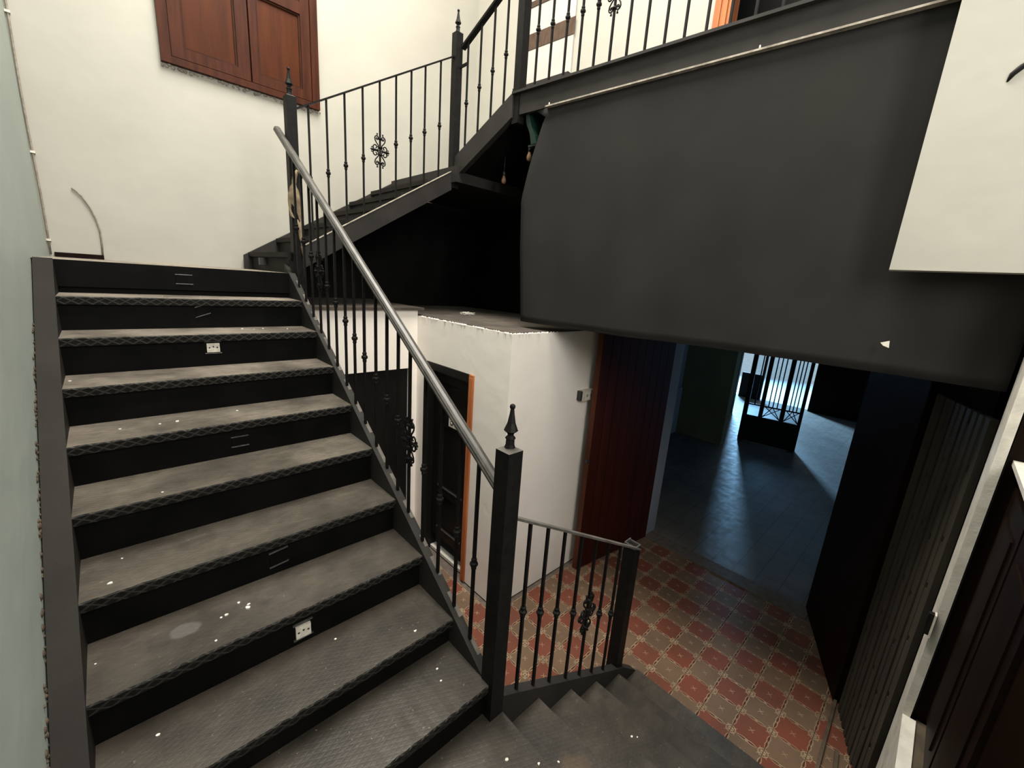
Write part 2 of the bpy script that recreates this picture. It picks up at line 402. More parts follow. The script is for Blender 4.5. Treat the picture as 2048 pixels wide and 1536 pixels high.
# white bulkhead, upper right
mb = MB(); gbox(mb, -1.59, 0.26, -0.14, -0.045, 0.165, CEIL)
struct(mb.build('wall_bulkhead', 'plaster_cream'), 'white hanging wall at the upper right with a dark scorch mark', 'wall')
# black-boarded wall faces below the upper flights
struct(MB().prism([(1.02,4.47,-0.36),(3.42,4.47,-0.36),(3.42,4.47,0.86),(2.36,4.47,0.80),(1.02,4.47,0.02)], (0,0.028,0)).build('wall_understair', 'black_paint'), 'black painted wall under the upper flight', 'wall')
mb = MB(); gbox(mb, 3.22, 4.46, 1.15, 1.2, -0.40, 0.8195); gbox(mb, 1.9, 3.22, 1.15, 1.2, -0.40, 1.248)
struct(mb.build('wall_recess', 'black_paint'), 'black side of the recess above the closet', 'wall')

# closet block under the gallery
CX = 2.045
mb = MB()
mb.box(CX, CX+0.12, 2.12, 2.52, -2.63, -0.352); mb.box(CX, CX+0.12, 3.20, 3.42, -2.63, -0.352); mb.box(CX, CX+0.12, 2.52, 3.20, -0.735, -0.352)
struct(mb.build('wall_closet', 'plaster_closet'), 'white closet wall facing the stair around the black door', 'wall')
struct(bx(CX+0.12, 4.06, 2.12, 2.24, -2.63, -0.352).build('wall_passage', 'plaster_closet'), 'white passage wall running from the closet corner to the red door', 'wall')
struct(bx(CX+0.012, 3.58, 2.132, 4.46, -0.352, -0.344).build('ceiling_closet', 'dust_top'), 'dusty brown top of the closet block', 'ledge')
mb = MB(); mb.box(0.99, 1.36, 3.38, 3.50, -2.63, -0.30); mb.box(1.97, CX, 3.38, 3.50, -2.63, -0.30); mb.box(1.36, 1.97, 3.38, 3.50, -0.832, -0.30)
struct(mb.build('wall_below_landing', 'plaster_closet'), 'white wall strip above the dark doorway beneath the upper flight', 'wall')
struct(bx(0.99, 2.09, 3.345, 4.46, -0.30, -0.278).build('ceiling_low', 'dust_top'), 'narrow dusty ledge under the upper flight', 'ledge')
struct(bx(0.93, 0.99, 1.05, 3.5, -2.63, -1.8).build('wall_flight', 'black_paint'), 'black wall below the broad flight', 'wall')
mb = MB()
for i in range(100):
    if i % 3: x, y = CX+random.uniform(-0.001, 0.012), random.uniform(2.12, 3.36)
    else: x, y = random.uniform(CX, 2.55), 2.12+random.uniform(-0.001, 0.012)
    r = random.uniform(0.004, 0.011)
    mb.lathe((x, y, -0.352), [(r,-0.004),(r*0.9,0.003),(r*0.3,0.006)], 5, rot=random.uniform(0, 6), smooth=False)
o = mb.build('chipped_plaster', 'plaster_closet'); tag(o, 'ragged white plaster edge along the top of the closet block', 'plaster'); o['kind'] = 'stuff'
pts = [(2.60+0.05*math.cos(a*2.3)+0.02*math.cos(a*7), 3.36+0.05*math.sin(a*1.9), -0.338+0.010*(1+math.sin(a*3.1))) for a in [i*0.28 for i in range(60)]]
tag(MB().tube(pts, 0.0022, 5).build('wire_tangle', 'plaster_chip'), 'small pale tangle of wire lying on the dusty closet top', 'wire')
# passage right side, pier, threshold wall
struct(bx(2.41, 2.60, -0.242, -0.212, -2.63, 0.17).build('trim_pier', 'stone_light'), 'narrow pale pier at the right between shutters and cabinet', 'pier')
struct(bx(1.03, 2.41, -0.262, -0.217, -2.63, -1.775).build('wall_kerb', 'stone_light'), 'low pale kerb wall at the lower right', 'kerb')
struct(bx(2.62, 4.30, -0.42, -0.30, -2.63, 1.2).build('wall_passage_right', 'wood_dark'), 'dark boarded wall on the right of the passage', 'wall')
struct(bx(2.44, 2.46, -1.6, -0.25, -1.78, 0.17).build('wall_cabinet', 'wood_dark'), 'dark wooden wall behind the cabinet', 'wall')
mb = MB()
mb.box(4.06, 4.26, 1.86, 4.6, -2.63, 1.2); mb.box(4.22, 4.42, -1.6, 0.34, -2.63, 1.2); mb.box(4.10, 4.36, 0.34, 1.86, -0.30, 1.2)
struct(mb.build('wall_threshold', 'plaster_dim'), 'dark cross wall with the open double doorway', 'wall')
# far room
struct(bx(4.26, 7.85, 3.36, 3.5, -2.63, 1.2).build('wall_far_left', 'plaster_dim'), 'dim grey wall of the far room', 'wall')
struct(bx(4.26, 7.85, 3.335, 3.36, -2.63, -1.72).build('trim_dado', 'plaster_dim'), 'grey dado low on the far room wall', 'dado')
struct(bx(7.85, 8.05, 2.48, 5.4, -2.63, 1.2).build('wall_far_olive', 'olive_board'), 'dark olive wall pier in the far room', 'wall')
struct(bx(8.05, 12.7, 5.3, 5.4, -2.63, 1.2).build('wall_far_side', 'plaster_dim'), 'dark side wall near the street door', 'wall')
struct(bx(10.4, 10.5, 3.19, 5.3, -2.63, 1.11).build('light_blocker', 'wood_dark'), 'unseen dark panel added to block part of the street light', 'wall')  # unseen panel added to cut the beam through the door gap
mb = MB(); mb.box(12.5, 12.7, -1.6, 2.1, -2.63, 1.2); mb.box(12.5, 12.7, 2.1, 5.4, 0.5, 1.2)
struct(mb.build('wall_street', 'wood_dark'), 'dark street wall with the bright door opening', 'wall')
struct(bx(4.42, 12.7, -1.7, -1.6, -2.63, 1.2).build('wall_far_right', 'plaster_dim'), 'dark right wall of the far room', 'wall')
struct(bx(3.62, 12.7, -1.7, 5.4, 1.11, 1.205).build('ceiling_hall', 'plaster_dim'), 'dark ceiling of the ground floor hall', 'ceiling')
tag(bx(12.7, 30, -12, 22, -2.75, -2.64).build('street_pavement', 'street_paving'), 'bright pavement outside the far street door', 'pavement')['kind'] = 'structure'

# floors
fl = bx(-0.42, 4.30, -1.76, 4.66, -2.78, -2.645).build('floor', 'grout')
struct(fl, 'patterned cement tile floor of red and buff squares', 'floor')
def tile_mesh(name, mat):
    h = TILE/2 - 0.0012; c = 0.0016; t = 0.015
    m = MB()
    m.add([(-h,-h,0),(h,-h,0),(h,h,0),(-h,h,0),(-h,-h,t-c),(h,-h,t-c),(h,h,t-c),(-h,h,t-c),(-h+c,-h+c,t),(h-c,-h+c,t),(h-c,h-c,t),(-h+c,h-c,t)],
          [(0,1,5,4),(1,2,6,5),(2,3,7,6),(3,0,4,7),(4,5,9,8),(5,6,10,9),(6,7,11,10),(7,4,8,11),(8,9,10,11)])
    return m.mesh(name, [mat], Vector((0,0,0)))
tm = (tile_mesh('tile_red', 'tile_red'), tile_mesh('tile_buff', 'tile_buff'))
cells = []
for i in range(-9, 9):
    for j in range(-5, 16):
        x = 2.55 + (i+0.5)*TILE; y = 0.604 + (j+0.5)*TILE
        if x > 4.05 or y < -0.25: continue
        if x < 2.02 and y > 3.36: continue
        if x > 2.06 and y > 2.10: continue
        if x < 1.04: continue
        if y < 0.95 and x < 2.30: continue
        cells.append((math.hypot(x, y), i, j, x, y))
cells.sort()
for d, i, j, x, y in cells[:300]:
    dz = random.uniform(-0.0008, 0.0008)
    place('tile', tm[(i+j) % 2], (x, y, -2.645+dz), fl, (random.uniform(-.003,.003), random.uniform(-.003,.003), 0))
struct(bx(4.18, 12.7, -1.7, 5.4, -2.70, -2.63).build('floor_far', 'far_floor'), 'glossy worn floor of the far room catching blue daylight', 'floor')
struct(bx(4.02, 4.20, 0.34, 1.86, -2.66, -2.622).build('trim_threshold', 'grout'), 'worn stone threshold of the double doorway', 'threshold')
struct(bx(-0.255, 1.03, -1.6, 1.035, -1.93, -1.78, top=0).build('floor_landing', 'tread_dusty'), 'dusty grey lower landing at the turn of the stair', 'floor')
struct(bx(1.03, 2.44, -1.6, -0.262, -1.93, -1.79).build('floor_side', 'wood_weathered'), 'brown floor in front of the dark cabinet', 'floor')

# ------------------------------------------------------------------ broad flight
YN = [3.33 - 0.26*k for k in range(10)]
ZN = [-0.045, -0.219, -0.392, -0.573, -0.750, -0.929, -1.120, -1.300, -1.474, -1.610, -1.78]
fl1 = thing('stair_flight', (0.4, 1.0, -1.78), 'broad black flight with dusty grey treads rising to the landing', 'staircase', 'stair flights')
for k in range(10):
    y, z = YN[k], ZN[k]
    if k > 0:
        mb = MB()
        # tread plate with a slightly uneven rounded nose; dusty top, mesh-faced front
        n = 36; x0, x1 = -0.178, 0.962
        vs = []; fs = []; mi = []
        for i in range(n+1):
            x = x0 + (x1-x0)*i/n; e = 0.0022*math.sin(i*2.7+k) + random.uniform(-0.0015, 0.0015); e2 = random.uniform(-0.0008, 0.0008)
            vs += [(x, y+0.30, z), (x, y+0.004+e, z+e2), (x, y+e, z-0.005+e2), (x, y+0.004+e*0.6, z-0.040), (x, y+0.30, z-0.040)]
        for i in range(n):
            a = 5*i; b = a+5
            for q, mm in ((0,0),(1,1),(2,1),(3,1),(4,1)):
                fs.append((a+q, a+(q+1) % 5, b+(q+1) % 5, b+q)); mi.append(mm)
        o = len(mb.v); mb.v += [Vector(p) for p in vs]; mb.f += fs; mb.mi += mi; mb.sm += [False]*len(fs)
        mb.f += [(4,3,2,1,0), tuple(5*n+q for q in range(5))]; mb.mi += [1,1]; mb.sm += [False, False]
        mb.build('tread', ['tread_dusty', 'nosing_mesh'], fl1)
    zb = ZN[k+1]
    bx(-0.178, 0.962, y+0.028, y+0.05, zb-0.02, z-(0.040 if k else 0.012)).build('riser', 'riser_black', fl1)
sl = 0.685
def nl(y): return -0.041 + (y-3.33)*sl
MB().prism([(-0.25,3.33,nl(3.33)),(-0.25,0.80,nl(0.80)),(-0.25,0.62,-1.79),(-0.25,1.25,-1.79),(-0.25,3.33,nl(3.33)-0.36)], (0.072,0,0)).build('stringer', 'stringer_brown', fl1)
MB().prism([(0.962,3.42,nl(3.42)+0.005),(0.962,1.045,nl(1.045)+0.005),(0.962,1.045,-1.79),(0.962,1.25,-1.79),(0.962,3.42,nl(3.42)-0.30)], (0.042,0,0)).build('stringer', 'steel_grey', fl1)
# light between baluster shadows, painted as pale patches along the stringer's outer top edge
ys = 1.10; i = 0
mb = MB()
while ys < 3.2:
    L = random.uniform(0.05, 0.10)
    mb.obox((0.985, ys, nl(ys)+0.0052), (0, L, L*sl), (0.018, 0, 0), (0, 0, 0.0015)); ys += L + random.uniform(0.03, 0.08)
w = mb.build('worn_or_lit_edge', 'lit_patch', fl1); w['kind'] = 'stuff'
# first upper landing
ld = bx(-0.255, 0.985, 3.325, 4.50, -0.185, -0.045, mi=1, top=0).build('stair_landing', ['tread_dusty', 'riser_black'])
tag(ld, 'upper landing at the head of the broad flight below the shutters', 'landing')
struct(bx(-0.225, 0.028, 4.478, 4.499, -0.044, -0.012).build('gap_strip', 'wood_dark'), 'short dark strip standing for a dark gap at the foot of the back wall', 'trim')  # darkness of the gap under the wall, drawn as a strip

# small electrical fittings in the risers
def socket(y, x, z, w, hh, full, label, roll=0.0):
    t = thing('riser_socket', (x, y, z), label, 'socket', 'fittings in the stair risers')
    fr = MB(); b = 0.006; d = 0.008
    if full == 'dark':
        for s in (-1, 1): MB().obox((x-w/2, y-d, z+s*hh/2-0.002), (w, 0, w*roll), (0, d, 0), (0, 0, 0.004)).build('rim', 'metal_scratched', t)
        bx(x-w/2+0.004, x+w/2-0.004, y-0.004, y, z-hh/2+0.005, z+hh/2-0.005).build('cavity', 'riser_black', t)
    else:
        for s in (-1, 1): MB().obox((x-w/2, y-d, z+s*hh/2-0.0025), (w, 0, w*roll), (0, d, 0), (0, 0, 0.005)).build('rim', 'metal_scratched', t)
        bx(x-w/2+0.009, x+w/2-0.009, y-0.010, y, z-hh/2+0.006, z+hh/2-0.010).build('face_plate', 'plastic_white', t)
        for px in (-0.018, 0, 0.018):
            MB().lathe((x+px, y-0.0112, z-0.001+(0.005 if px == 0 else 0)), [(0.0042, 0.0), (0.0042, 0.002)], 8, axis='y').build('hole', 'plastic_dark', t)
    return t
socket(3.325, 0.365, -0.12, 0.085, 0.055, 'dark', 'faint dark blanking plate in the topmost riser')
socket(YN[1]+0.028, 0.412, -0.30, 0.075, 0.058, 'dark', 'scratched black plate in the second riser from the top, tilted', 0.35)
socket(YN[2]+0.028, 0.408, -0.468, 0.078, 0.066, 'white', 'cream socket in the third riser from the top')
socket(YN[4]+0.028, 0.405, -0.857, 0.075, 0.05, 'dark', 'black plate with two bright rims in the fifth riser from the top')
socket(YN[6]+0.028, 0.418, -1.228, 0.075, 0.068, 'dark', 'empty black box with shiny rims in the seventh riser from the top', 0.12)
socket(YN[7]+0.028, 0.426, -1.412, 0.074, 0.070, 'white', 'dirty grey socket in the eighth riser from the top', 0.05)

# ------------------------------------------------------------------ lower flight down to the tiles
XS = [1.03, 1.293, 1.564, 1.818, 2.09, 2.345]
ZS = [-1.78, -1.926, -2.078, -2.214, -2.356, -2.500]
fl2 = thing('stair_flight', (1.7, 0.4, -2.63), 'short dark flight going down to the tiled floor', 'staircase', 'stair flights')
for k in range(6):
    zb = ZS[k+1] if k < 5 else -2.63
    if k > 0: bx(XS[k-1]-0.03, XS[k], -0.215, 0.985, ZS[k]-0.035, ZS[k], mi=1, top=0).build('tread', ['tread_dusty', 'nosing_mesh'], fl2)
    bx(XS[k]-0.05, XS[k]-0.028, -0.215, 0.985, zb, ZS[k]-0.035).build('riser', 'riser_black', fl2)
def nl2(x): return -1.752 - (x-1.097)*0.572
MB().prism([(1.03,0.985,nl2(1.03)),(2.16,0.985,nl2(2.16)),(2.33,0.985,-2.50),(2.33,0.985,-2.63),(2.05,0.985,-2.63),(1.03,0.985,-2.08)], (0,0.05,0)).build('stringer', 'steel_grey', fl2)

# ------------------------------------------------------------------ second flight along the back wall, quarter landing, third flight
fl3 = thing('stair_flight', (1.6, 3.9, -0.04), 'second flight climbing right along the cream back wall', 'staircase', 'stair flights')
X3 = [0.96 + 0.228*k for k in range(7)]; Z3 = [0.10 + 0.1416*k for k in range(7)]
for k in range(7):
    zb = Z3[k-1] if k else -0.045
    if k < 6: bx(X3[k], X3[k+1]+0.04, 3.386, 4.42, Z3[k]-0.036, Z3[k], mi=1, top=0).build('tread', ['tread_dusty', 'stringer_brown'], fl3)
    bx(X3[k]+0.022, X3[k]+0.042, 3.386, 4.42, zb, Z3[k]-0.036).build('riser', 'steel_grey' if k else 'stringer_brown', fl3)
def nl3(x): return 0.366 + 0.604*(x-1.434)
MB().prism([(1.06,3.335,nl3(1.06)),(2.34,3.335,nl3(2.34)),(2.34,3.335,nl3(2.34)-0.15),(1.06,3.335,nl3(1.06)-0.15)], (0,0.05,0)).build('stringer', 'steel_grey', fl3)
MB().obox((1.06,3.331,nl3(1.06)), (1.28,0,1.28*0.604), (0,0.03,0), (0,0,0.006)).build('worn_or_lit_edge', 'dust_ledge', fl3)
MB().prism([(0.93,4.42,-0.045),(0.93,4.42,0.075),(2.40,4.42,0.075+0.605*1.47),(2.40,4.42,0.70),(1.25,4.42,-0.045)], (0,0.049,0)).build('stringer', 'steel_grey', fl3)
bx(0.935, 0.982, 3.95, 3.99, 0.00, 0.055).build('fitting', 'plastic_dark', fl3)
ld2 = bx(2.33, 3.465, 3.255, 4.418, 0.82, 0.95, mi=1, top=0).build('stair_landing', ['tread_dusty', 'steel_grey'])
tag(ld2, 'dark quarter landing where the stair turns towards the gallery', 'landing')
fl4 = thing('stair_flight', (2.9, 2.95, 0.95), 'short third flight rising to the gallery behind the middle post', 'staircase', 'stair flights')
for k, (y, z) in enumerate(((3.29, 1.088), (2.99, 1.227))):
    bx(2.41, 3.42, y-0.33, y, z-0.036, z, mi=1, top=0).build('tread', ['tread_dusty', 'nosing_mesh'], fl4)
for y, z0, z1 in ((3.27, 0.95, 1.052), (2.97, 1.088, 1.191), (2.655, 1.227, 1.33)):
    bx(2.41, 3.38, y-0.02, y, z0, z1).build('riser', 'riser_black', fl4)
MB().prism([(2.358,3.33,1.035),(2.358,2.62,1.366),(2.358,2.62,1.20),(2.358,3.33,0.86)], (0.048,0,0)).build('stringer', 'steel_grey', fl4)

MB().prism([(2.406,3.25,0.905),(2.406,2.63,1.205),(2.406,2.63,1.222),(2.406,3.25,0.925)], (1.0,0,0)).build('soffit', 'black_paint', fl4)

# gallery
gal = thing('gallery', gp(1.2, 0.4, 1.21), 'dark steel-edged gallery crossing above the passage', 'gallery')
mb = MB(); gbox(mb, -1.5, 2.62, 0.03, 1.232, 1.25, 1.345, mi=1, top=0); mb.build('deck', ['tread_dusty', 'black_paint'], gal)
mb = MB(); gbox(mb, -1.5, 2.62, 0.0, 0.03, 1.215, 1.365); gbox(mb, -1.5, 2.62, -0.035, 0.0, 1.350, 1.366); mb.build('edge_beam', 'steel_grey', gal)
mb = MB(); gbox(mb, -1.5, 2.30, -0.032, 0.0, 1.205, 1.214); mb.build('ledge', 'dust_ledge', gal)
gb = thing('steel_beam', (2.9, 2.45, 0.99), 'dark green painted steel beam end under the gallery corner', 'beam')
mb = MB(); mb.box(2.425, 3.38, 2.36, 2.55, 1.232, 1.245); mb.build('top_flange', 'green_paint', gb)
mb = MB(); mb.box(2.425, 3.38, 2.37, 2.49, 0.992, 1.005); mb.build('bottom_flange', 'green_paint', gb)
MB().prism([(2.42,2.40,1.005),(2.42,2.455,1.005),(2.42,2.475,1.08),(2.42,2.52,1.16),(2.42,2.53,1.232),(2.42,2.50,1.232),(2.42,2.46,1.12),(2.42,2.42,1.06)], (0.96,0,0)).build('web', 'green_paint', gb)
for (x, y, z, lab) in ((2.62, 2.96, 0.86, 'dull orange lamp bulb hanging lower left under the gallery'), (2.50, 2.545, 0.955, 'dull orange lamp bulb beside the cloth edge')):
    t = thing('lamp_bulb', (x, y, z-0.03), lab, 'bulb', 'bulbs under the gallery')
    MB().lathe((x, y, z), [(0.003,-0.034),(0.016,-0.028),(0.021,-0.012),(0.019,0.004),(0.012,0.02),(0.010,0.03)], 12).build('globe', 'bulb_dull', t)
    MB().lathe((x, y, z), [(0.011,0.03),(0.012,0.06),(0.006,0.065)], 10).build('cap', 'plastic_dark', t)
    MB().tube([(x,y,z+0.065),(x,y,1.046 if y > 2.7 else 0.992)], 0.003, 6).build('flex', 'plastic_dark', t)

# ------------------------------------------------------------------ railings
def knuckle(mb, c, s=1.0):
    mb.lathe(c, [(0.007*s,-0.030*s),(0.011*s,-0.026*s),(0.0115*s,-0.017*s),(0.0095*s,-0.013*s),(0.0175*s,-0.005*s),(0.0175*s,0.005*s),(0.0095*s,0.012*s),(0.0125*s,0.017*s),(0.0115*s,0.025*s),(0.007*s,0.029*s)], 8, smooth=False)
def scroll_paths(H):
    P = []
    def spiral(cx, cz, r0, r1, a0, a1, n):
        return [(cx+(r0+(r1-r0)*i/n)*math.cos(a0+(a1-a0)*i/n), cz+(r0+(r1-r0)*i/n)*math.sin(a0+(a1-a0)*i/n)) for i in range(n+1)]
    top = spiral(0.20, 0.66, 0.035, 0.135, math.radians(-300), math.radians(0), 12)
    top = [(x, z) for x, z in spiral(0.19, 0.66, 0.03, 0.14, math.radians(420), math.radians(0), 14)]
    mid = [(0.30, 0.52), (0.22, 0.41), (0.13, 0.31), (0.095, 0.22)]
    big = spiral(0.29, 0.17, 0.20, 0.05, math.radians(185), math.radians(185+430), 20)
    main = top + mid + big
    tip = [(0.20, 0.79), (0.17, 0.84), (0.18, 0.92)]
    loop = spiral(0.49, 0.085, 0.055, 0.055, 0, math.radians(330), 8)
    for sx in (-1, 1):
        for sz in (-1, 1):
            P.append(([(sx*x*H, sz*z*H) for x, z in main], 0.0045))
            P.append(([(sx*x*H, sz*z*H) for x, z in tip], [0.004, 0.004, 0.007]))
            P.append(([(sx*x*H, sz*z*H) for x, z in loop], 0.0035))
        P.append(([(sx*0.09*H, 0), (sx*0.30*H, 0), (sx*0.50*H, 0), (sx*0.62*H, 0)], [0.006, 0.009, 0.009, 0.002]))
    return P
ORN = {}
def ornament_mesh(axis, H=0.130):
    if axis in ORN: return ORN[axis]
    mb = MB()
    for pts, r in scroll_paths(H):
        p3 = [((a, 0, b) if axis == 'x' else (0, a, b)) for a, b in pts]
        mb.tube(p3, r, 6)
    for z in (-0.66, -0.2, 0.2, 0.66):
        mb.lathe((0, 0, z*H), [(0.009,-0.008),(0.0145,-0.005),(0.0145,0.005),(0.009,0.008)], 8)
        mb.tube([((-0.17*H if axis == 'x' else 0), (0 if axis == 'x' else -0.17*H), z*H), ((0.17*H if axis == 'x' else 0), (0 if axis == 'x' else 0.17*H), z*H)], 0.004, 6)
    ORN[axis] = mb.mesh('ornament', ['iron_black'], Vector((0,0,0)))
    return ORN[axis]
km = MB(); knuckle(km, (0,0,0)); KN = km.mesh('knuckle', ['iron_black'], Vector((0,0,0)))
BARS = {}
def baluster(parent, x, y, zb, zt, zk, orn=None, axis='y', s=0.0062):
    L = round(zt-zb, 3)
    if L not in BARS:
        BARS[L] = bx(-s, s, -s, s, 0, L).mesh('baluster', ['iron_black'], Vector((0,0,0)))
    b = place('baluster', BARS[L], (x, y, zb), parent)
    if orn: place('ornament', ornament_mesh(axis), (x, y, zk), b)
    elif zk is not None: place('knuckle', KN, (x, y, zk), b)
    return b
def finial(mb, c, s=1.0):
    mb.lathe(c, [(0.020*s,0),(0.016*s,0.012*s),(0.0155*s,0.030*s),(0.019*s,0.034*s),(0.0175*s,0.040*s),(0.011*s,0.046*s),(0.012*s,0.053*s),(0.026*s,0.064*s),(0.024*s,0.069*s),(0.015*s,0.092*s),(0.009*s,0.125*s),(0.0065*s,0.146*s)], 8, smooth=False)
    mb.lathe((c[0], c[1], c[2]+0.152*s), [(0.004*s,-0.010*s),(0.0095*s,-0.005*s),(0.0105*s,0.001*s),(0.0085*s,0.007*s),(0.003*s,0.0105*s)], 10)
def post(parent, x, y, zb, zt, s, fin=True, fs=1.0, cap='iron_dusty'):
    h = s/2; c = 0.004
    mb = bx(x-h, x+h, y-h, y+h, zb, zt-0.010)
    k = 0.012
    mb.add([(x-h,y-h,zt-0.010),(x+h,y-h,zt-0.010),(x+h,y+h,zt-0.010),(x-h,y+h,zt-0.010),(x-k,y-k,zt),(x+k,y-k,zt),(x+k,y+k,zt),(x-k,y+k,zt)], [(0,1,5,4),(1,2,6,5),(2,3,7,6),(3,0,4,7),(4,5,6,7)], 1)
    p = mb.build('newel_post', ['iron_black', cap], parent)
    if fin:
        m = MB(); finial(m, (x, y, zt-0.001), fs); m.build('finial', 'iron_black', p)
    return p
cap_prof = [(-0.022,-0.016),(0.022,-0.016),(0.024,-0.006),(0.020,0.000),(0.021,0.006),(0.013,0.013),(0.0,0.016),(-0.013,0.013),(-0.021,0.006),(-0.020,0.000),(-0.024,-0.006)]
flat_prof = [(-0.015,-0.005),(0.015,-0.005),(0.015,0.005),(-0.015,0.005)]

# rail of the broad flight
r1 = thing('stair_railing', (0.99, 1.0, -1.78), 'long black iron railing beside the broad flight with worn moulded handrail', 'railing', 'iron stair railings')
post(r1, 0.994, 1.005, -1.78, -0.574, 0.070)
def hr(y): return -0.712 + 0.6725*(y-1.04)
MB().sweep(cap_prof, (0.990, 1.042, hr(1.042)-0.030), (0.990, 3.50, hr(3.50)-0.024)).build('handrail', 'rail_worn', r1)
YB = [1.16,1.283,1.419,1.556,1.69,1.801,1.915,2.036,2.17,2.294,2.414,2.549,2.676,2.80,2.93,3.06,3.19]
for y in YB:
    zk = -1.146 + 0.69*(y-1.16)
    baluster(r1, 0.987, y, nl(y)+0.002, hr(y)-0.044, zk, orn=(y in (1.69, 2.80)), axis='y')
# rail of the second flight, with the posts at its two ends
r2 = thing('stair_railing', (1.7, 3.36, 0.0), 'iron railing of the second flight before the cream wall, one scroll ornament', 'railing', 'iron stair railings')
post(r2, 1.037, 3.36, -0.18, 1.105, 0.064)
post(r2, 2.370, 3.36, 0.78, 1.985, 0.066)
def tr(x): return 1.082 + 0.604*(x-1.152)
MB().sweep(flat_prof, (1.07, 3.36, tr(1.07)), (2.337, 3.36, tr(2.337))).build('handrail', 'iron_black', r2)
for i, x in enumerate((1.152,1.275,1.405,1.541,1.676,1.811,1.943,2.069,2.213)):
    baluster(r2, x, 3.36, nl3(x)+0.005, tr(x)-0.005, (0.685+0.603*(x-1.287)), orn=(i == 4), axis='x', s=0.0058)
# bracket plate where the lower end post is hung
MB().prism([(0.955,3.32,0.055),(1.075,3.32,-0.005),(1.03,3.32,-0.065),(0.99,3.32,-0.04)], (0,0.012,0)).build('bracket', 'iron_black', r2)
# third flight
r3 = thing('stair_railing', (2.38, 2.95, 0.95), 'short steep railing between the two tall posts with thick black handrail', 'railing', 'iron stair railings')
def tr3(y): return 1.869 + (3.275-y)*0.443
def nl4(y): return 1.035 + (3.33-y)*0.466
MB().sweep(cap_prof, (2.382, 3.30, tr3(3.30)), (2.382, 2.65, tr3(2.65))).build('handrail', 'iron_black', r3)
for y in (3.222, 3.055, 2.897, 2.748):
    baluster(r3, 2.382, y, nl4(y), tr3(y)-0.012, 1.432+(3.224-y)*0.466, axis='y')
bx(2.375, 2.389, 3.228, 3.33, 1.715, 1.735).build('tie_bar', 'iron_black', r3)
# gallery railing
r4 = thing('stair_railing', gp(1.8, 0.02, 1.365), 'gallery railing at the top of the picture with one scroll ornament', 'railing', 'iron stair railings')
post(r4, 2.405, 2.60, 1.16, 2.46, 0.066)
a = gp(2.55, 0.02, 2.27); b = gp(0.28, 0.02, 2.27)
MB().sweep(cap_prof, a, b).build('handrail', 'iron_black', r4)
for i, y in enumerate((2.452,2.327,2.204,2.087,1.97,1.854,1.738,1.62,1.501,1.387,1.269,1.15,1.03,0.91,0.79,0.67,0.55,0.43)):
    p = gp(y, 0.018, 1.366)
    baluster(r4, p.x, p.y, 1.366, 2.256, 1.731 if i not in (5, 14) else 1.762, orn=(i in (5, 14)), axis='y')
# short lower railing
r5 = thing('stair_railing', (1.6, 1.01, -2.63), 'short lower railing going down to the tiles with a bunched scroll ornament', 'railing', 'iron stair railings')
def tr5(x): return -0.893 - (x-1.074)*0.559
MB().sweep(flat_prof, (1.03, 1.005, tr5(1.03)), (2.135, 1.005, tr5(2.135))).build('handrail', 'iron_dusty', r5)
for i, x in enumerate((1.145,1.262,1.386,1.526,1.656,1.782,1.912)):
    baluster(r5, x, 1.005, nl2(x), tr5(x)-0.005, -1.352-(x-1.124)*0.592, orn=(i == 4), axis='x')
# end post with broken open top
mb = MB(); s = 0.036; x, y = 2.108, 1.035
zt = -1.468
mb.box(x-s, x+s, y-s, y+s, -2.50, zt)
p = mb.build('newel_post', 'iron_black', r5)
mb = MB(); t = 0.007
for (x0, x1, y0, y1, z1) in ((x-s,x-s+t,y-s,y+s,0.020),(x-s+t,x+s-t,y-s,y-s+t,0.012),(x+s-t,x+s,y-s,y+s,0.010),(x-s+t,x+s-t,y+s-t,y+s,0.022)):
    mb.box(x0, x1, y0, y1, zt, zt+z1)
mb.build('broken_rim', 'metal_scratched', p)

# torn cloth tied round the hanging post
ct = MB()
rows = [(0.645,1.040,1.060),(0.612,1.020,1.092),(0.590,1.018,1.080),(0.555,1.012,1.058),(0.525,1.000,1.056),(0.484,0.984,1.058),(0.436,0.980,1.060),(0.39,0.984,1.062),(0.340,0.992,1.062),(0.322,1.026,1.063),(0.25,1.040,1.064),(0.17,1.050,1.066),(0.068,1.057,1.066)]
vs = []
for z, xa, xb in rows:
    for q in range(5):
        xx = xa + (xb-xa)*q/4
        vs.append((xx, 3.322 - 0.012*math.sin(q*1.5+z*22) - 0.010*math.sin(z*30), z))
fs = [(i*5+q, i*5+q+1, (i+1)*5+q+1, (i+1)*5+q) for i in range(len(rows)-1) for q in range(4)]
ct.add(vs, fs, 0, True)
o = ct.build('torn_cloth', 'cloth_torn'); md = o.modifiers.new('t', 'SOLIDIFY'); md.thickness = 0.003
tag(o, 'torn beige cloth strip hanging on the post at the head of the flight', 'cloth')

